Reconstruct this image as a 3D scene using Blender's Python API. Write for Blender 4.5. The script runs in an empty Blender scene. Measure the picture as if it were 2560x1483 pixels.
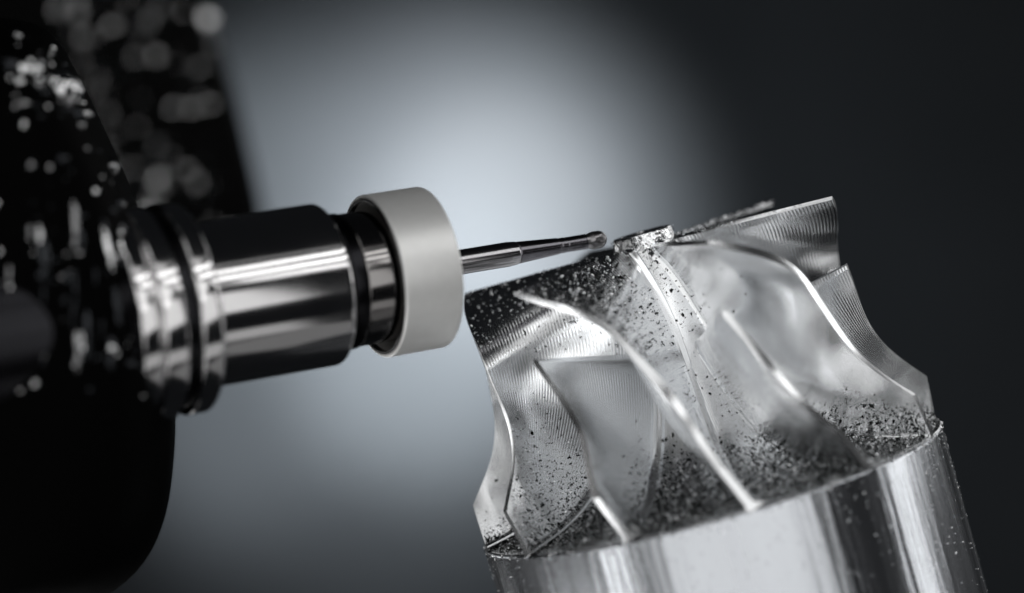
import bpy, bmesh, math, random
import numpy as np
from mathutils import Vector, Matrix

random.seed(7)
rng = np.random.default_rng(7)
S = bpy.context.scene
U = 0.0001            # one source pixel on the focus plane = 0.1 mm (wheel about 118 mm across)
D = 7402.0            # camera distance in those units
R2 = math.radians

# ------------------------------------------------------------------ camera
cam = bpy.data.cameras.new("camera")
cam.sensor_width = 36.0
cam.lens = 36.0 * D / 2560.0
cam.clip_start = 0.01
cam.clip_end = 20.0
cam.dof.use_dof = True
cam.dof.focus_distance = (D - 120) * U
cam.dof.aperture_fstop = 3.7
co = bpy.data.objects.new("camera", cam)
S.collection.objects.link(co)
co.location = (0, -D * U, 0)
co.rotation_euler = (R2(90), 0, 0)
S.camera = co

# ------------------------------------------------------------------ world, exposure
W = bpy.data.worlds.new("World")
S.world = W
W.use_nodes = True
bg = W.node_tree.nodes["Background"]
bg.inputs[0].default_value = (0.55, 0.6, 0.68, 1)
bg.inputs[1].default_value = 0.012
S.view_settings.view_transform = 'Standard'
S.view_settings.look = 'None'
S.view_settings.exposure = 0
S.view_settings.gamma = 1
S.cycles.max_bounces = 8
S.cycles.glossy_bounces = 6
S.cycles.diffuse_bounces = 3
S.cycles.sample_clamp_indirect = 6


def area(name, loc, target, w, h, L, col=(1, 1, 1), spread=180):
    l = bpy.data.lights.new(name, 'AREA')
    l.shape = 'RECTANGLE'
    l.size = w * U
    l.size_y = h * U
    l.energy = math.pi * (w * U) * (h * U) * L
    l.color = col
    l.spread = R2(spread)
    o = bpy.data.objects.new(name, l)
    S.collection.objects.link(o)
    o.location = Vector(loc) * U
    d = (Vector(target) - Vector(loc)).normalized()
    o.rotation_euler = d.to_track_quat('-Z', 'Y').to_euler()
    return o


def spot(name, loc, target, angle, power, col, blend=1.0, rad=300):
    l = bpy.data.lights.new(name, 'SPOT')
    l.spot_size = R2(angle)
    l.spot_blend = blend
    l.energy = power
    l.color = col
    l.shadow_soft_size = rad * U
    o = bpy.data.objects.new(name, l)
    S.collection.objects.link(o)
    o.location = Vector(loc) * U
    d = (Vector(target) - Vector(loc)).normalized()
    o.rotation_euler = d.to_track_quat('-Z', 'Y').to_euler()
    return o


def around(name, az, el, w, h, L, R=7500, col=(1, 1, 1), c=(200, 0, -300)):
    """unseen area lamp set at azimuth az / elevation el around the work, w x h degrees large"""
    a, e = R2(az), R2(el)
    d = Vector((math.sin(a) * math.cos(e), -math.cos(a) * math.cos(e), math.sin(e)))
    p = Vector(c) + d * R
    return area(name, p, c, 2 * R * math.tan(R2(w / 2)), 2 * R * math.tan(R2(h / 2)), L, col)


LV = [1.05, .9, .7, .6, 1.4, .6, 1.8, 3.0, .3, .6, 1.2, 1.8, 2.2, .25, 3.0, .1, 3.2, .2, .5, 1.5]
key = area("key_softbox", (1650, -8400, -1900), (1650, 0, -1900), 13400, 4900, LV[0], (1, 1, 1))
key.rotation_euler = (R2(90), R2(-24), 0)
around("left_strip_softbox", -53, -24, 5, 32, 4 * LV[1])
around("right_strip_softbox", 90, 4, 7, 34, 4 * LV[2], R=6000)
around("right_low_fill", 80, -30, 22, 16, LV[3])  # this and the panels below are unseen, added to brighten the metal's reflections
around("upper_front_fill", 2, 22, 56, 22, LV[4], R=8500)
around("upper_left_fill", -36, 38, 22, 34, LV[5], R=8500)
around("upper_right_fill", 56, 31, 38, 6, LV[6])
around("upper_right_mid_fill", 60, 40, 56, 4.5, LV[7])
around("upper_right_high_fill", 60, 49, 56, 4, LV[7])
around("top_front_left_fill", -24, 58, 24, 20, 1.0)  # added so the front blade's tip edge catches light
around("top_fill_strip", 47, 53, 30, 3, LV[8], c=(-300, -200, 0))  # added strip for a thin bright line on the holder body
around("top_front_fill", 5, 48, 30, 16, LV[9])
around("back_right_fill", 146, 24, 22, 24, LV[10], R=6500)
around("right_back_fill", 106, 19, 32, 18, LV[11])
around("right_back_high_fill", 112, 31, 34, 5, .6)
around("back_left_fill", -138, 0, 16, 22, LV[12], R=6500)
around("left_fill", -112, -8, 18, 22, LV[13])
around("back_low_fill", -147, -31, 24, 16, LV[14], R=6500)
around("bottom_left_fill", -150, -54, 26, 20, LV[15])
around("lower_left_fill", -80, -44, 40, 28, LV[16])
around("bottom_right_fill", 80, -54, 30, 20, LV[17])
around("lower_front_fill", 10, -48, 70, 16, LV[18])
around("lower_front_left_fill", -45, -50, 26, 16, LV[19])
spot("wall_spot", (-400, 12000, 3400), (-150, 26000, 900), 14, 170.0, (1.0, 0.99, 0.98))
spot("wall_middle_spot", (-400, 12000, 3400), (-250, 26000, 1000), 22, 130.0, (0.94, 0.97, 1.0))
spot("wall_halo_spot", (-400, 12000, 3400), (-1300, 26000, 0), 33, 95.0, (0.91, 0.955, 1.0))
spot("wall_wide_spot", (-400, 12000, 3400), (800, 26000, 300), 60, 4.0, (0.72, 0.86, 1.0))
spot("wall_side_spot", (-4000, 12000, 3400), (-2700, 26000, 1100), 17, 52.0, (0.90, 0.96, 1.0))
spot("wall_low_spot", (-1200, 12000, -3400), (-900, 26000, -500), 17, 220.0, (0.92, 0.97, 1.0))
spot("wall_low_side_spot", (-4000, 12000, -3400), (-3000, 26000, -1300), 15, 44.0, (0.90, 0.96, 1.0))


# ------------------------------------------------------------------ helpers
def link(o, parent=None):
    S.collection.objects.link(o)
    if parent is not None:
        o.parent = parent
    return o


def tag(o, label=None, cat=None, group=None, kind=None):
    if label: o["label"] = label
    if cat: o["category"] = cat
    if group: o["group"] = group
    if kind: o["kind"] = kind
    return o


def empty(name, mat=None):
    o = bpy.data.objects.new(name, None)
    o.empty_display_size = 0.01
    link(o)
    if mat is not None:
        o.matrix_world = mat
    return o


def mesh_obj(name, verts, faces, material, parent=None, smooth=True, uvs=None, sharp=None):
    me = bpy.data.meshes.new(name)
    me.from_pydata([tuple(v) for v in verts], [], [tuple(f) for f in faces])
    me.update()
    if smooth:
        me.polygons.foreach_set("use_smooth", [True] * len(me.polygons))
    if uvs is not None:
        uv = me.uv_layers.new(name="UVMap")
        li = np.zeros(len(me.loops), dtype=np.int32)
        me.loops.foreach_get("vertex_index", li)
        arr = np.asarray(uvs, dtype=np.float32)[li].ravel()
        uv.data.foreach_set("uv", arr)
    if sharp is not None:
        me.set_sharp_from_angle(angle=R2(sharp))
    me.materials.append(material)
    return link(bpy.data.objects.new(name, me), parent)


def spl(xk, yk, x):
    xk = np.asarray(xk, float); yk = np.asarray(yk, float); x = np.asarray(x, float)
    n = len(xk); h = np.diff(xk)
    A = np.zeros((n, n)); b = np.zeros(n); A[0, 0] = A[-1, -1] = 1
    for i in range(1, n - 1):
        A[i, i - 1] = h[i - 1]; A[i, i] = 2 * (h[i - 1] + h[i]); A[i, i + 1] = h[i]
        b[i] = 6 * ((yk[i + 1] - yk[i]) / h[i] - (yk[i] - yk[i - 1]) / h[i - 1])
    M = np.linalg.solve(A, b)
    i = np.clip(np.searchsorted(xk, x) - 1, 0, n - 2)
    t = x - xk[i]; u = xk[i + 1] - x
    return (M[i] * u ** 3 + M[i + 1] * t ** 3) / (6 * h[i]) + (yk[i] / h[i] - M[i] * h[i] / 6) * u + (yk[i + 1] / h[i] - M[i + 1] * h[i] / 6) * t


def lathe(name, profile, material, parent, n=160, mat=None, sharp=35, hole=None):
    """profile: (r, z) pairs in pixel units, around local z."""
    pr = np.array(profile, float)
    V = []; UV = []
    L = np.r_[0, np.cumsum(np.hypot(*np.diff(pr, axis=0).T))]
    for k, (r, z) in enumerate(pr):
        for j in range(n):
            a = 2 * math.pi * j / n
            V.append((r * math.sin(a) * U, -r * math.cos(a) * U, z * U))
            UV.append((j / n, L[k] / 1000.0))
    F = []
    for k in range(len(pr) - 1):
        for j in range(n):
            j2 = (j + 1) % n
            F.append((k * n + j, k * n + j2, (k + 1) * n + j2, (k + 1) * n + j))
    if pr[0][0] > 0.01 and hole is None:
        F.append(tuple(range(n))[::-1])
    if pr[-1][0] > 0.01 and hole is None:
        F.append(tuple((len(pr) - 1) * n + j for j in range(n)))
    me_o = mesh_obj(name, V, F, material, parent, True, UV, sharp)
    bm = bmesh.new(); bm.from_mesh(me_o.data)
    bmesh.ops.recalc_face_normals(bm, faces=bm.faces)
    bm.to_mesh(me_o.data); bm.free()
    me_o.data.set_sharp_from_angle(angle=R2(sharp))
    return me_o


def rounded(pts, rad, n=6):
    """round the inner corners of an (r,z) profile"""
    out = [np.array(pts[0], float)]
    for i in range(1, len(pts) - 1):
        p, a, b = (np.array(pts[i], float), np.array(pts[i - 1], float), np.array(pts[i + 1], float))
        ra = rad[i] if isinstance(rad, (list, tuple)) else rad
        da = a - p; db = b - p
        la, lb = np.linalg.norm(da), np.linalg.norm(db)
        k = min(ra, la * .45, lb * .45)
        if k < .05:
            out.append(p); continue
        p0 = p + da / la * k; p1 = p + db / lb * k
        for t in np.linspace(0, 1, n):
            out.append((1 - t) ** 2 * p0 + 2 * t * (1 - t) * p + t * t * p1)
    out.append(np.array(pts[-1], float))
    return out


# ------------------------------------------------------------------ materials
def new_mat(name):
    m = bpy.data.materials.new(name)
    m.use_nodes = True
    nt = m.node_tree
    return m, nt, nt.nodes["Principled BSDF"]


def nd(nt, t, **kw):
    n = nt.nodes.new(t)
    for k, v in kw.items():
        setattr(n, k, v)
    return n


def math_n(nt, op, a, b=None):
    n = nd(nt, "ShaderNodeMath", operation=op)
    for i, v in enumerate((a, b)):
        if v is None: continue
        if isinstance(v, (int, float)): n.inputs[i].default_value = v
        else: nt.links.new(v, n.inputs[i])
    return n.outputs[0]


def metal(name, col, rough, lines=0, amp=0.0, axis='V', noise_amp=0.0, noise_scale=400, stretch=(1, 1, 1), rvar=0.08, aniso=0.0):
    m, nt, p = new_mat(name)
    p.inputs["Metallic"].default_value = 1.0
    p.inputs["Base Color"].default_value = (*col, 1)
    p.inputs["Anisotropic"].default_value = aniso
    tc = nd(nt, "ShaderNodeTexCoord")
    mp = nd(nt, "ShaderNodeMapping")
    mp.inputs["Scale"].default_value = stretch
    nt.links.new(tc.outputs["Object"], mp.inputs[0])
    # tonal variation of roughness
    nz = nd(nt, "ShaderNodeTexNoise")
    nz.inputs["Scale"].default_value = 90
    nz.inputs["Detail"].default_value = 6
    nt.links.new(mp.outputs[0], nz.inputs["Vector"])
    mr = nd(nt, "ShaderNodeMapRange")
    mr.inputs[1].default_value = 0.3; mr.inputs[2].default_value = 0.7
    mr.inputs[3].default_value = max(0.02, rough - rvar); mr.inputs[4].default_value = rough + rvar
    nt.links.new(nz.outputs[0], mr.inputs[0])
    nt.links.new(mr.outputs[0], p.inputs["Roughness"])
    h = None
    if lines:
        sep = nd(nt, "ShaderNodeSeparateXYZ")
        nt.links.new(tc.outputs["UV"], sep.inputs[0])
        v = sep.outputs["Y" if axis == 'V' else "X"]
        nz2 = nd(nt, "ShaderNodeTexNoise")
        nz2.inputs["Scale"].default_value = 60
        nt.links.new(tc.outputs["Object"], nz2.inputs["Vector"])
        wob = math_n(nt, 'MULTIPLY', nz2.outputs[0], 0.9)
        a = math_n(nt, 'ADD', math_n(nt, 'MULTIPLY', v, 2 * math.pi * lines), wob)
        s = math_n(nt, 'SINE', a)
        # strength varies over the surface
        nz3 = nd(nt, "ShaderNodeTexNoise")
        nz3.inputs["Scale"].default_value = 45
        nt.links.new(tc.outputs["Object"], nz3.inputs["Vector"])
        mr3 = nd(nt, "ShaderNodeMapRange")
        mr3.inputs[1].default_value = 0.38; mr3.inputs[2].default_value = 0.62
        mr3.inputs[3].default_value = 0.25; mr3.inputs[4].default_value = 1.0
        nt.links.new(nz3.outputs[0], mr3.inputs[0])
        h = math_n(nt, 'MULTIPLY', math_n(nt, 'MULTIPLY', s, mr3.outputs[0]), amp)
    if noise_amp:
        nz4 = nd(nt, "ShaderNodeTexNoise")
        nz4.inputs["Scale"].default_value = noise_scale
        nz4.inputs["Detail"].default_value = 5
        nt.links.new(mp.outputs[0], nz4.inputs["Vector"])
        hn = math_n(nt, 'MULTIPLY', nz4.outputs[0], noise_amp)
        h = hn if h is None else math_n(nt, 'ADD', h, hn)
    if h is not None:
        b = nd(nt, "ShaderNodeBump")
        b.inputs["Distance"].default_value = U
        nt.links.new(h, b.inputs["Height"])
        nt.links.new(b.outputs[0], p.inputs["Normal"])
    return m


ALU = (0.86, 0.87, 0.88)
M_blade = metal("milled_aluminium", ALU, 0.18, lines=46, amp=0.3, noise_amp=0.0, rvar=.02)
M_edge = metal("turned_blade_edge", ALU, 0.24, noise_amp=0.3, noise_scale=500, rvar=.03)
M_hub = metal("milled_aluminium_hub", ALU, 0.22, lines=300, amp=0.1, axis='U', noise_amp=0.1, rvar=.03, noise_scale=300)
M_cap = metal("rough_aluminium", ALU, 0.14, noise_amp=6.0, noise_scale=420, rvar=.05)
M_billet = metal("turned_aluminium", (0.61, 0.63, 0.66), 0.24, lines=160, amp=0.03, noise_amp=3.0, noise_scale=300, stretch=(1, 1, .05), rvar=.06)
M_chip, _nt, _p = new_mat("aluminium_chip")
_p.inputs["Metallic"].default_value = 1.0
_p.inputs["Roughness"].default_value = 0.22
_g = nd(_nt, "ShaderNodeNewGeometry")
_r = nd(_nt, "ShaderNodeValToRGB")
_r.color_ramp.elements[0].position = 0.74; _r.color_ramp.elements[0].color = (0.02, 0.022, 0.021, 1)  # near-black base colour stands in for dark reflections on the chips
_r.color_ramp.elements[1].position = 0.97; _r.color_ramp.elements[1].color = (0.9, 0.91, 0.92, 1)
_nt.links.new(_g.outputs["Random Per Island"], _r.inputs[0])
_nt.links.new(_r.outputs[0], _p.inputs["Base Color"])
M_chip_bright = metal("bright_aluminium_chip", (0.9, 0.91, 0.92), 0.25)
M_chrome = metal("polished_steel", (0.62, 0.61, 0.61), 0.11, noise_amp=0.0, rvar=.02)
M_blacksteel = metal("black_oxide_steel", (0.018, 0.018, 0.02), 0.25, rvar=.04)
M_carbide = metal("coated_carbide", (0.17, 0.165, 0.18), 0.2, lines=90, amp=.04, rvar=.03)
M_shank = metal("ground_carbide_shank", (0.40, 0.39, 0.40), 0.16, lines=90, amp=.02, rvar=.02)
M_collar = metal("dark_polished_steel", (0.27, 0.26, 0.255), 0.12, rvar=.02)
M_carbide_tip = metal("ground_carbide_tip", (0.24, 0.235, 0.24), 0.3, rvar=.05)


def plain(name, col, rough, bump=0.0, scale=200, spec=0.5, var=0.0):
    m, nt, p = new_mat(name)
    p.inputs["Base Color"].default_value = (*col, 1)
    p.inputs["Roughness"].default_value = rough
    p.inputs["Specular IOR Level"].default_value = spec
    tc = nd(nt, "ShaderNodeTexCoord")
    nz = nd(nt, "ShaderNodeTexNoise")
    nz.inputs["Scale"].default_value = scale
    nz.inputs["Detail"].default_value = 6
    nt.links.new(tc.outputs["Object"], nz.inputs["Vector"])
    if bump:
        b = nd(nt, "ShaderNodeBump")
        b.inputs["Distance"].default_value = U
        nt.links.new(math_n(nt, 'MULTIPLY', nz.outputs[0], bump), b.inputs["Height"])
        nt.links.new(b.outputs[0], p.inputs["Normal"])
    if var:
        mx = nd(nt, "ShaderNodeMix", data_type='RGBA')
        mx.inputs[6].default_value = (*[c * (1 - var) for c in col], 1)
        mx.inputs[7].default_value = (*[min(1, c * (1 + var)) for c in col], 1)
        rg = nd(nt, "ShaderNodeMapRange")
        rg.inputs[1].default_value = .36; rg.inputs[2].default_value = .64
        nt.links.new(nz.outputs[0], rg.inputs[0])
        nt.links.new(rg.outputs[0], mx.inputs[0])
        nt.links.new(mx.outputs[2], p.inputs["Base Color"])
    return m


M_nut = plain("matte_cream_coating", (0.77, 0.77, 0.755), 0.42, bump=.2, scale=500, var=.015)
M_nut.node_tree.nodes["Principled BSDF"].inputs["Metallic"].default_value = 0.55
M_black = plain("black_enamel", (0.001, 0.001, 0.001), 0.6, bump=2.0, scale=60, spec=.012)
M_blackp = plain("black_guard_enamel", (0.001, 0.001, 0.001), 0.45, bump=3.0, scale=40, spec=.03)
M_wall = plain("grey_wall_paint", (0.105, 0.113, 0.121), 0.95, scale=2.2, spec=.1, var=.16)
M_drop, _nt, _p = new_mat("coolant_wet_chip")
_p.inputs["Metallic"].default_value = 1.0
_p.inputs["Roughness"].default_value = 0.12
_g = nd(_nt, "ShaderNodeNewGeometry")
_r = nd(_nt, "ShaderNodeValToRGB")
_r.color_ramp.elements[0].position = 0.4; _r.color_ramp.elements[0].color = (0.03, 0.032, 0.035, 1)
_r.color_ramp.elements[1].position = 0.98; _r.color_ramp.elements[1].color = (1.0, 1.0, 1.0, 1)
_nt.links.new(_g.outputs["Random Per Island"], _r.inputs[0])
_nt.links.new(_r.outputs[0], _p.inputs["Base Color"])

# ------------------------------------------------------------------ wall
wv = [(-16000, 26000, -15000), (18000, 26000, -15000), (18000, 26000, 15000), (-16000, 26000, 15000),
      (-16000, 26500, -15000), (18000, 26500, -15000), (18000, 26500, 15000), (-16000, 26500, 15000)]
wf = [(0, 1, 2, 3), (5, 4, 7, 6), (4, 0, 3, 7), (1, 5, 6, 2), (3, 2, 6, 7), (4, 5, 1, 0)]
wall = mesh_obj("wall", [tuple(c * U for c in v) for v in wv], wf, M_wall, None, False)
tag(wall, kind="structure")

# ------------------------------------------------------------------ impeller
al, ln = R2(15.765), R2(-3.721)
AX = Vector((-math.sin(al) * math.cos(ln), math.sin(ln), math.cos(al) * math.cos(ln)))
EX = Vector((math.cos(al), 0, math.sin(al)))
EY = AX.cross(EX)
MI = Matrix(((EX.x, EY.x, AX.x, 326.13 * U), (EX.y, EY.y, AX.y, 0), (EX.z, EY.z, AX.z, 151.67 * U), (0, 0, 0, 1)))
imp = empty("impeller", MI)
tag(imp, "bright aluminium impeller with curved blades half milled from a round billet", "impeller")

Z0, ZT, ZS = -29.4, -530.0, -196.3
SK = np.array([0, .2, .4, .6, .8, 1.])
SR = [486.6, 477.6, 479.6, 481.8, 513.5, 589.1]
THF = [-45.7, -23.3, -14.4, -8.2, -3.6, .13]
THS = [-16.8, -12.8, -8.9, -5.7, -3.5, -.7]
HR = np.array([75, 83, 93, 107, 155, 256, 340, 420, 512, 590.])
HZ = np.array([-24, -62, -124, -220, -345, -494, -560, -602, -629, -644.5])
HTH = np.array([-47.6, -32.0, -17.4, -5.6, -1.2, 0.3, 1.4, 2.6, 3.6, 4.9])
HK = np.linspace(0, 1, len(HR))
fs0 = (ZS - Z0) / (ZT - Z0)


def hub_at(u):
    return spl(HK, HR, u), spl(HK, HZ, u), spl(HK, HTH, u)


def blade_mid(kind, u, v):
    """mid surface in local wheel coordinates; u along the flow, v from hub to tip (arrays)"""
    if kind == 'full':
        f = u
        th_t = spl(SK, THF, f)
        hu = np.maximum(u, 0) ** 0.9 * (u > 0) + u * (u <= 0)
    else:
        f = fs0 + (1 - fs0) * u
        th_t = spl(SK, THS, u)
        hu = 0.39 + 0.61 * u
    rt = spl(SK, SR, f); zt = Z0 + (ZT - Z0) * f
    rh, zh, th_h = hub_at(hu)
    a, b = np.radians(th_t), np.radians(th_h)
    Pt = np.stack([rt * np.sin(a), -rt * np.cos(a), zt], -1)
    Ph = np.stack([rh * np.sin(b), -rh * np.cos(b), zh], -1)
    P = Ph + (Pt - Ph) * v[..., None]
    # keep an even radius law instead of the chord: blade bows gently between hub and tip
    r = np.hypot(P[..., 0], P[..., 1]); t = np.arctan2(P[..., 0], -P[..., 1])
    th = b + (a - b) * np.clip(v, -.1, 1.2)
    t2 = t * .5 + th * .5
    vv = np.clip(v, 0, 1)
    t2 = t2 + np.radians(-6.0 if kind == "full" else -3.0) * np.sin(math.pi * vv) * np.sin(math.pi * np.clip(u / .85 if kind == "full" else .35 + .75 * u, 0, 1))
    rl = rh + (rt - rh) * v
    r2 = r * .5 + rl * .5
    return np.stack([r2 * np.sin(t2), -r2 * np.cos(t2), P[..., 2]], -1), np.linalg.norm(Pt - Ph, axis=-1)


FIL = 20.0
HT, TT = 11.0, 8.5


def blade_surface(kind, u, v, side):
    """outer face point and normal for arrays u, v; side = +1 or -1"""
    e = 1e-3
    P, span = blade_mid(kind, u, v)
    Pu, _ = blade_mid(kind, u + e, v); Pu0, _ = blade_mid(kind, u - e, v)
    Pv, _ = blade_mid(kind, u, v + e); Pv0, _ = blade_mid(kind, u, v - e)
    n = np.cross(Pu - Pu0, Pv - Pv0)
    n /= np.linalg.norm(n, axis=-1)[..., None]
    d = np.maximum(v, 0) * span
    h = HT + (TT - HT) * np.clip(v, 0, 1)
    q = np.clip(1 - d / FIL, 0, 1)
    h = h + FIL * (1 - np.sqrt(1 - q * q * .98))
    h = h * (0.55 + 0.45 * np.clip(u / .03, 0, 1))
    return P + n * (side * h)[..., None], n * np.asarray(side)[..., None]


def make_blade(kind, name):
    NU = 90
    us = np.r_[np.linspace(0, .06, 8)[:-1], np.linspace(.06, 1, NU - 7)]
    vs = np.r_[-.03, np.linspace(0, .12, 12)[:-1], np.linspace(.12, 1, 22)]
    Ug, Vg = np.meshgrid(us, vs, indexing='ij')
    A, _ = blade_surface(kind, Ug, Vg, np.ones_like(Ug))
    B, _ = blade_surface(kind, Ug, Vg, -np.ones_like(Ug))
    # trim the tips to the turned outer surface and the trailing edges to the billet radius
    off_f = (lambda u: u) if kind == 'full' else (lambda u: fs0 + (1 - fs0) * u)
    for G in (A, B):
        tip = G[:, -1].copy()
        t = tip - G[:, -2]; t /= np.linalg.norm(t, axis=-1)[:, None]
        g = lambda P: np.hypot(P[:, 0], P[:, 1]) - spl(SK, SR, np.clip((P[:, 2] - Z0) / (ZT - Z0), -.1, 1.05))
        sh = np.zeros(len(tip))
        for _ in range(6):
            P = tip + t * sh[:, None]
            d = (g(P + t * .5) - g(P)) / .5
            sh -= np.clip(g(P) / np.where(abs(d) < .25, .25, d), -6, 6)
        sh = np.clip(sh, -22, 22)
        w = np.clip((vs - .5) / .5, 0, 1) ** 1.5
        G += (w[None, :, None] * sh[:, None, None]) * t[:, None, :]
        te = G[-1].copy()
        t = te - G[-2]; t /= np.linalg.norm(t, axis=-1)[:, None]
        sh = np.zeros(len(te))
        for _ in range(6):
            P = te + t * sh[:, None]
            h = lambda Q: np.hypot(Q[:, 0], Q[:, 1]) - 591.5
            d = (h(P + t * .5) - h(P)) / .5
            sh -= np.clip(h(P) / np.where(abs(d) < .25, .25, d), -6, 6)
        sh = np.clip(sh, -20, 20)
        w = np.clip((us - .9) / .1, 0, 1)
        G += (w[:, None, None] * sh[None, :, None]) * t[None, :, :]
    nu, nv = Ug.shape
    V = []; UV = []; F = []

    def addgrid(G, Uq, Vq, flip):
        off = len(V)
        V.extend((G.reshape(-1, 3) * U).tolist())
        UV.extend(np.stack([Uq.ravel(), Vq.ravel()], -1).tolist())
        a, b = G.shape[:2]
        for i in range(a - 1):
            for j in range(b - 1):
                q = (off + i * b + j, off + (i + 1) * b + j, off + (i + 1) * b + j + 1, off + i * b + j + 1)
                F.append(q[::-1] if flip else q)

    addgrid(A, Ug, Vg, False)
    addgrid(B, Ug, Vg, True)
    nface = len(F)
    # rounded tip strip, leading edge strip, trailing edge strip
    def strip(a, b, bulge, uu, vv, flip):
        w = np.linalg.norm(a - b, axis=-1)[:, None] / 2
        rows = []
        for t in np.linspace(0, 1, 5):
            rows.append(a * (1 - t) + b * t + bulge * w * .03 * math.sin(math.pi * t))
        G = np.stack(rows, 1)
        addgrid(G, np.repeat(uu[:, None], 5, 1), np.repeat(vv[:, None], 5, 1) + np.linspace(0, .02, 5)[None], flip)
    tipdir = A[:, -1] - A[:, -2]; tipdir /= np.linalg.norm(tipdir, axis=-1)[:, None]
    strip(A[:, -1], B[:, -1], tipdir, us, np.ones(nu), False)
    led = A[0] - A[1]; led /= np.linalg.norm(led, axis=-1)[:, None]
    strip(A[0], B[0], led, np.zeros(nv), vs, True)
    ted = A[-1] - A[-2]; ted /= np.linalg.norm(ted, axis=-1)[:, None]
    strip(A[-1], B[-1], ted, np.ones(nv), vs, False)
    me = bpy.data.meshes.new(name)
    me.from_pydata(V, [], F); me.update()
    uv = me.uv_layers.new(name="UVMap")
    li = np.zeros(len(me.loops), dtype=np.int32); me.loops.foreach_get("vertex_index", li)
    uv.data.foreach_set("uv", np.asarray(UV, dtype=np.float32)[li].ravel())
    me.polygons.foreach_set("material_index", [0] * nface + [1] * (len(F) - nface))
    bm = bmesh.new(); bm.from_mesh(me)
    bmesh.ops.remove_doubles(bm, verts=bm.verts, dist=.02 * U)
    bmesh.ops.recalc_face_normals(bm, faces=bm.faces)
    bm.to_mesh(me); bm.free()
    me.polygons.foreach_set("use_smooth", [True] * len(me.polygons))
    me.set_sharp_from_angle(angle=R2(38))
    me.materials.append(M_blade); me.materials.append(M_edge)
    return me


full = make_blade('full', "blade")
split = make_blade('split', "splitter_blade")
OFFS = {'A': -60.26, 'B': -.19, 'C': 60.2, 'D': 119.6, 'E': 177.3, 'F': 240, 'S0': -87.8, 'S1': -29.3, 'S2': 30.4, 'S3': 90.1, 'S4': 150, 'S5': 210}
for k, a in OFFS.items():
    o = bpy.data.objects.new("splitter_blade" if k[0] == 'S' else "blade", split if k[0] == 'S' else full)
    link(o, imp)
    o.rotation_euler = (0, 0, R2(a))

uu = np.linspace(0, 1, 90)
hr, hz, _ = hub_at(uu)
prof = [(70, -6)] + list(zip(hr, hz)) + [(592.0, -646)]
lathe("hub", prof, M_hub, imp, n=240, sharp=50, hole=True)
lathe("hub_cap", rounded([(0, 4), (52, 4), (56, 9), (73, 9), (76, 4), (79, -24), (80, -30), (72, -33), (60, -34)], 2.5), M_cap, imp, n=72, hole=True)
lathe("billet", rounded([(560, -655), (588, -646.5), (592.8, -651), (592.8, -1700), (0, -1700)], [0, 2, 3, 0, 0]), M_billet, imp, n=256, hole=True)

# ------------------------------------------------------------------ spindle side
slope, tilt = R2(9.7), R2(24)
TD = Vector((math.cos(tilt) * math.cos(slope), math.sin(tilt), math.cos(tilt) * math.sin(slope)))   # towards the tip
yT = -20.0
kT = (D + yT) / D
TIP = Vector(((1495 - 1280) * kT, yT, (741.5 - 599) * kT))
BX = Vector((0, 0, 1)).cross(TD).normalized()
BY = TD.cross(BX)
# local z = from the tip back towards the spindle
ZB = -TD
XB = BY.cross(ZB)
MT = Matrix(((XB.x, BY.x, ZB.x, TIP.x * U), (XB.y, BY.y, ZB.y, TIP.y * U), (XB.z, BY.z, ZB.z, TIP.z * U), (0, 0, 0, 1)))

mill = empty("end_mill", MT)
tag(mill, "thin dark ball nose end mill held in the cream collet nut", "milling cutter")
lathe("shank", rounded([(27.5, 226), (28.5, 228), (30.5, 250), (30.5, 500), (0, 500)], 1), M_shank, mill, n=64, hole=True)
lathe("neck", rounded([(18.6, 34), (19, 40), (18.6, 84), (19.1, 86), (18.3, 90), (19.1, 94), (19.3, 104), (18.7, 108), (20.5, 114), (27.3, 222), (26, 226)], 1), M_carbide, mill, n=64, hole=True)
# fluted ball end
NZ, NA = 40, 64
V = []; F = []
for i in range(NZ + 1):
    z = -22 + 58 * (i / NZ) ** 1.3
    r = math.sqrt(max(0, 22 ** 2 - z * z)) if z < 0 else (22 if z < 16 else 22 - 3 * min(1, (z - 16) / 12))
    r = max(r, .3)
    for j in range(NA):
        a = 2 * math.pi * j / NA
        w = math.cos(2 * (a + z * .035))
        g = 1 - .09 * max(0, w) ** 2 * min(1, (z + 22) / 12)
        V.append((r * g * math.cos(a) * U, r * g * math.sin(a) * U, z * U))
for i in range(NZ):
    for j in range(NA):
        j2 = (j + 1) % NA
        F.append((i * NA + j, (i + 1) * NA + j, (i + 1) * NA + j2, i * NA + j2))
F.append(tuple(range(NA)))
mesh_obj("ball_tip", V, F, M_carbide_tip, mill)

hold = empty("tool_holder", MT)
tag(hold, "polished steel tool holder with grooved flange and cream collet nut", "tool holder")
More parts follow.
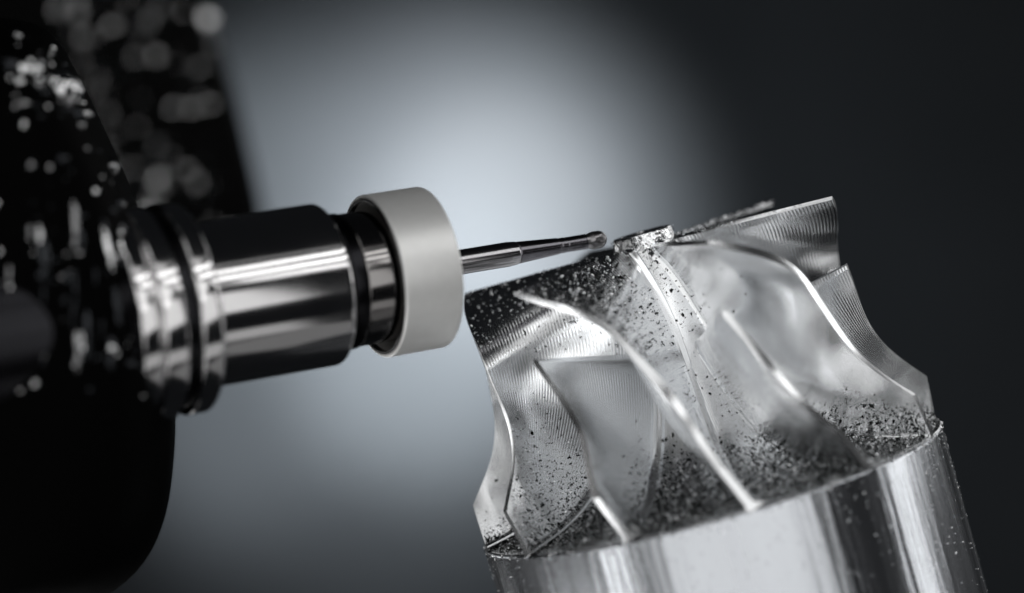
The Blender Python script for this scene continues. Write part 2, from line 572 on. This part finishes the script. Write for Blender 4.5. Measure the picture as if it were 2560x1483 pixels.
# nut ring: hollow from behind
lathe("collet_nut", rounded([(31.5, 470), (31.5, 460), (180, 458), (194, 458), (198, 464), (198.5, 606), (196, 609), (188, 609), (184, 606), (182, 500), (150, 498)],
      [0, 0, 0, 8, 4, 3, 2, 2, 2, 0, 0]), M_nut, hold, n=160, hole=True)
lathe("nut_groove", rounded([(183.2, 598), (183.2, 611), (191, 611.5), (191, 606)], 1), M_blacksteel, hold, n=128, hole=True)
lathe("nut_collar", rounded([(150, 520), (161, 522), (161, 684), (150, 684)], 3), M_collar, hold, n=128, hole=True)
lathe("seal", rounded([(150, 686), (165, 686), (165, 720), (150, 724)], 5), M_blacksteel, hold, n=128, hole=True)
lathe("holder_body", rounded([(158, 727), (180, 727), (196, 738), (197, 1078), (180, 1078)], [0, 6, 12, 0, 0]), M_chrome, hold, n=160, hole=True)
lathe("flange", rounded([(190, 1077), (240, 1077), (250, 1086), (250, 1132), (232, 1136), (226, 1140), (226, 1160), (236, 1166), (252, 1168), (252, 1222), (240, 1226), (240, 1231), (252, 1234), (252, 1276), (230, 1282)], 5), M_chrome, hold, n=160, hole=True)
lathe("flange_groove", rounded([(224, 1134), (234, 1138), (234, 1164), (224, 1168)], 2), M_blacksteel, hold, n=128, hole=True)
lathe("spindle_nose", rounded([(205, 1280), (238, 1284), (246, 1330), (252, 1420), (252, 1800)], 10), M_blacksteel, hold, n=128, hole=True)


# ------------------------------------------------------------------ black machine bodies at the left
def unproj(x, y, Y):
    k = (D + Y) / D
    return Vector(((x - 1280) * k, Y, (741.5 - y) * k))


def dome(name, outline, centre, layers, material, parent=None):
    n = 140
    pts = np.array(outline, float)
    L = np.r_[0, np.cumsum(np.hypot(*np.diff(np.vstack([pts, pts[:1]]), axis=0).T))]
    tt = np.linspace(0, L[-1], n, endpoint=False)
    cl = np.vstack([pts, pts[:1]])
    xs = np.interp(tt, L, cl[:, 0]); ys = np.interp(tt, L, cl[:, 1])
    for _ in range(5):
        xs = (np.roll(xs, 1) + 2 * xs + np.roll(xs, -1)) / 4; ys = (np.roll(ys, 1) + 2 * ys + np.roll(ys, -1)) / 4
    V = []; F = []
    for (q, Y) in layers:
        for x, y in zip(xs, ys):
            V.append(tuple(unproj(centre[0] + (x - centre[0]) * q, centre[1] + (y - centre[1]) * q, Y) * U))
    for k in range(len(layers) - 1):
        for j in range(n):
            j2 = (j + 1) % n
            F.append((k * n + j, k * n + j2, (k + 1) * n + j2, (k + 1) * n + j))
    F.append(tuple(range(n))[::-1]); F.append(tuple((len(layers) - 1) * n + j for j in range(n)))
    o = mesh_obj(name, V, F, material, parent, True)
    bm = bmesh.new(); bm.from_mesh(o.data)
    bmesh.ops.recalc_face_normals(bm, faces=bm.faces)
    bm.to_mesh(o.data); bm.free()
    o.data.set_sharp_from_angle(angle=R2(45))
    return o, V, n


head_out = [(120, 60), (200, 200), (330, 480), (400, 700), (430, 900), (438, 1080), (420, 1270), (380, 1382), (325, 1450), (230, 1510), (60, 1560), (-500, 1600), (-900, 900), (-500, 0)]
head_layers = [(.93, 500), (1.0, 440), (1.005, 0), (1.0, -330), (.985, -480), (.95, -620), (.90, -730), (.82, -800), (.6, -850), (.3, -870)]
head, hv, hn = dome("spindle_head", head_out, (-250, 850), head_layers, M_black)
tag(head, "rounded black spindle head wet with droplets at lower left of the picture", "machine head")

pan_out = [(440, -420), (518, 0), (596, 247), (629, 390), (666, 540), (668, 640), (630, 760), (520, 850), (200, 900), (-700, 900), (-700, -420)]
pan_layers = [(.99, 2900), (1.0, 2880), (1.0, 2500), (.99, 2440), (.97, 2410), (.4, 2390)]
panel, pv, pn = dome("machine_guard", pan_out, (-100, 200), pan_layers, M_blackp)
tag(panel, "blurred black machine guard wet with droplets behind the spindle at upper left", "machine guard")


# ------------------------------------------------------------------ chips and droplets
def flakes(name, items, material, mat=None, parent=None):
    """items: (pos px, normal, length px, width px)"""
    V = []; F = []
    for p, n, L, w in items:
        p = Vector(p); n = Vector(n).normalized()
        t = n.orthogonal().normalized()
        t = Matrix.Rotation(random.uniform(0, 6.283), 3, n) @ t
        n2 = (n + Vector((random.gauss(0, .35), random.gauss(0, .35), random.gauss(0, .35)))).normalized()
        t = (t - n2 * t.dot(n2)).normalized(); s = n2.cross(t)
        bend = random.uniform(.05, .35) * L
        b = len(V)
        for q in (-1, 0, 1):
            c = p + t * (q * L / 2) + n2 * (w * .35 + bend * (1 - q * q) * .5)
            ww = w * (1 if q == 0 else random.uniform(.25, .7)) / 2
            V.append(tuple((c + s * ww) * U)); V.append(tuple((c - s * ww) * U)); V.append(tuple((c + n2 * ww * .7) * U))
        for k in (0, 3):
            for i in range(3):
                j = (i + 1) % 3
                F.append((b + k + i, b + k + j, b + k + 3 + j, b + k + 3 + i))
        F.append((b, b + 2, b + 1)); F.append((b + 6, b + 7, b + 8))
    o = mesh_obj(name, V, F, material, None, False)
    if mat is not None:
        o.matrix_world = mat
    return o


items = []


def rotz(p, a):
    c, s = math.cos(a), math.sin(a)
    return np.stack([p[..., 0] * c - p[..., 1] * s, p[..., 0] * s + p[..., 1] * c, p[..., 2]], -1)


def on_blade(b, side, n, ufun, vfun, size):
    u = np.clip(ufun(n), .01, .995); v = np.clip(vfun(n), .01, .99)
    P, N = blade_surface('split' if b[0] == 'S' else 'full', u, v, side * np.ones(n))
    P = rotz(P, R2(OFFS[b])); N = rotz(N, R2(OFFS[b]))
    L = size * rng.lognormal(0, .4, n)
    for i in range(n):
        items.append((P[i], N[i], L[i], L[i] * rng.uniform(.25, .6)))


def on_hub(n, th0, th1, ufun, size):
    u = np.clip(ufun(n), 0.01, .995)
    r, z, _ = hub_at(u); r2, z2, _ = hub_at(u + 1e-3)
    th = np.radians(rng.uniform(th0, th1, n))
    nr, nz = -(z2 - z), (r2 - r)
    l = np.hypot(nr, nz); nr /= l; nz /= l
    L = size * rng.lognormal(0, .4, n)
    for i in range(n):
        s, c = math.sin(th[i]), -math.cos(th[i])
        items.append(((r[i] * s, r[i] * c, z[i]), (nr[i] * s, nr[i] * c, nz[i]), L[i], L[i] * rng.uniform(.25, .6)))


# +1 side of a blade looks towards smaller or larger angle: decided from its normal
_, ntest = blade_surface('full', np.array([.5]), np.array([.5]), np.array([1.]))
PLUS = 1 if ntest[0, 0] > 0 else -1       # side whose normal points to larger angle
uni = lambda a, b: (lambda n: rng.uniform(a, b, n))
bet = lambda a, b, p, q: (lambda n: a + (b - a) * rng.beta(p, q, n))
on_hub(38000, -115, 115, bet(.5, 1, 3, 1.6), 4.4)
on_hub(700, -60, 90, uni(0, .55), 5)
for b, sd in (('A', 1), ('S1', 1), ('B', 1), ('S0', 1), ('S2', -1), ('C', -1), ('S3', -1), ('D', -1)):
    s = sd * PLUS
    on_blade(b, s, {'A': 420, 'B': 300}.get(b, 70), uni(0.02, 1), bet(0, 1, 1, 1.3), 3.4)
    on_blade(b, s, 500, bet(0, 1, 2.5, 1), bet(0, .35, 1, 2), 4.2)
on_blade('A', PLUS, 700, bet(.35, 1, 2, 1.2), bet(0, 1, 1.2, 2), 3.8)
on_blade('A', PLUS, 500, uni(0, .3), uni(.1, 1), 3.4)
on_blade('B', PLUS, 650, uni(0.01, .4), bet(0.1, 1, 1.5, 1), 6)
on_blade('C', -PLUS, 500, bet(.6, 1, 2, 1), uni(0, .6), 4.5)
# rims and cap
for k in range(260):
    a = rng.uniform(-1.9, 1.9); z = -646 - abs(rng.normal(0, 10))
    items.append(((593 * math.sin(a), -593 * math.cos(a), z), (math.sin(a), -math.cos(a), .4), rng.uniform(3, 9), rng.uniform(1.5, 4)))
for k in range(420):
    a = rng.uniform(-1.9, 1.9); z = -650 - rng.exponential(180)
    if z < -1150: continue
    items.append(((593 * math.sin(a), -593 * math.cos(a), z), (math.sin(a), -math.cos(a), .0), rng.uniform(2, 7), rng.uniform(1, 3)))
for k in range(220):
    a = rng.uniform(-3.1, 3.1); z = rng.uniform(-26, 6)
    items.append(((79 * math.sin(a), -79 * math.cos(a), z), (math.sin(a), -math.cos(a), .0), rng.uniform(2, 6), rng.uniform(1, 3)))
dark_items = items
items = []
# bright chips: on dark upper faces and billet; rear edge ones imitate a highlight
for b, n_ in (('A', 260), ('B', 420)):
    on_blade(b, PLUS, n_, uni(.005, .26), uni(.12, 1), 5.0)
on_hub(1600, -110, 110, bet(.5, 1, 3, 1.6), 4.6)
on_blade('A', PLUS, 120, uni(.3, 1), uni(0, 1), 3.5)
on_blade('D', -PLUS, 60, uni(0, .6), uni(.1, 1), 3.5)
for b, n_, sz in (('E', 120, 8), ('D', 70, 4), ('A', 70, 4)):  # the E chips are added in place of the edge's reflected light
    v = rng.uniform(.05, 1, n_)
    P, _ = blade_mid('full', np.zeros(n_), v)
    P = rotz(P, R2(OFFS[b]))
    for i in range(n_):
        L = sz * rng.lognormal(0, .3)
        items.append((P[i] + rng.normal(0, 3, 3) * np.array([1, 1, .3]) + np.array([0, 0, 2.0]), (0, 0, 1), L, L * rng.uniform(.4, .9)))
for k in range(480):
    a = rng.uniform(.2, 1.9) if k % 4 else rng.uniform(-1.9, .2)
    z = -650 - rng.exponential(220)
    if z < -1250: continue
    items.append(((593 * math.sin(a), -593 * math.cos(a), z), (math.sin(a), -math.cos(a), .0), rng.uniform(2, 6), rng.uniform(1, 3)))
for k in range(200):
    a = rng.uniform(-1.9, 1.9); z = -646 - abs(rng.normal(0, 6))
    items.append(((593 * math.sin(a), -593 * math.cos(a), z), (math.sin(a), -math.cos(a), .4), rng.uniform(3, 8), rng.uniform(1.5, 4)))
bright = flakes("metal_chips", items, M_chip_bright, MI)
tag(bright, "bright glinting chips on the dark upper blade faces and the billet side, and imitating the highlight on the rear blade edge", "metal chips", kind="stuff")
items = dark_items
chips = flakes("metal_chips", items, M_chip, MI)
tag(chips, "fine aluminium chips toned dark like dim reflections, scattered over the bright blades and the impeller floor", "metal chips", kind="stuff")


def beads(name, verts, layers_n, n, lay_range, count, size, xlim, material, ylim=(-50, 1500), stretch=1.0):
    """small half-round droplets stuck on a dome"""
    V = []; F = []
    A = np.array(verts)
    tries = 0; made = 0
    while made < count and tries < count * 60:
        tries += 1
        k = random.uniform(*lay_range); j = random.uniform(0, n)
        k0 = int(k); j0 = int(j) % n; j1 = (j0 + 1) % n; fk = k - k0; fj = j - int(j)
        P = lambda a, b: A[a * n + b]
        p = (P(k0, j0) * (1 - fj) + P(k0, j1) * fj) * (1 - fk) + (P(k0 + 1, j0) * (1 - fj) + P(k0 + 1, j1) * fj) * fk
        nn = np.cross(P(k0, j1) - P(k0, j0), P(k0 + 1, j0) - P(k0, j0)); nn = Vector(nn).normalized()
        if nn.y > 0: nn = -nn
        pp = p / U; kk = D / (D + pp[1]); x = 1280 + pp[0] * kk; y = 741.5 - pp[2] * kk
        if not (xlim[0] < x < xlim[1] and ylim[0] < y < ylim[1]): continue
        made += 1
        r = size * random.lognormvariate(0, .55)
        t = nn.cross(Vector((0, 0, 1))).normalized(); s = nn.cross(t)
        b = len(V); p = Vector(p)
        sx, sy = random.uniform(.7, 1.3), random.uniform(.7, 1.3) * stretch
        for (q, hh) in ((1, 0), (.8, .45), (.4, .72)):
            for m in range(8):
                a = m * math.pi / 4
                V.append(tuple(p + (t * math.cos(a) * q * sx + s * math.sin(a) * q * sy + nn * hh) * r * U))
        V.append(tuple(p + nn * .8 * r * U))
        for ring in (0, 8):
            for m in range(8):
                m2 = (m + 1) % 8
                F.append((b + ring + m, b + ring + m2, b + ring + 8 + m2, b + ring + 8 + m))
        for m in range(8):
            F.append((b + 16 + m, b + 16 + (m + 1) % 8, b + 24))
    return mesh_obj(name, V, F, material, None, True)


d1 = beads("droplets", hv, len(head_layers), hn, (4, 8.9), 110, 6.5, (-20, 400), M_drop, (0, 1000))
tag(d1, "shiny droplets and specks stuck on the black spindle head at lower left", "droplets", kind="stuff")
d2 = beads("droplets", pv, len(pan_layers), pn, (3, 4.99), 170, 10, (40, 555), M_drop, (-20, 560))
tag(d2, "blurred shiny droplets stuck on the black guard at upper left", "droplets", kind="stuff")
d3 = beads("droplets", hv, len(head_layers), hn, (4, 8.9), 55, 6.5, (0, 230), M_drop, (110, 300))
tag(d3, "dense cluster of bright wet specks near the upper left corner of the spindle head", "droplets", kind="stuff")
d4 = beads("coolant_drips", hv, len(head_layers), hn, (5, 8.9), 26, 6.0, (10, 330), M_drop, (560, 900), stretch=5)
tag(d4, "short vertical coolant drips running down the black head left of the flange", "coolant drips", kind="stuff")
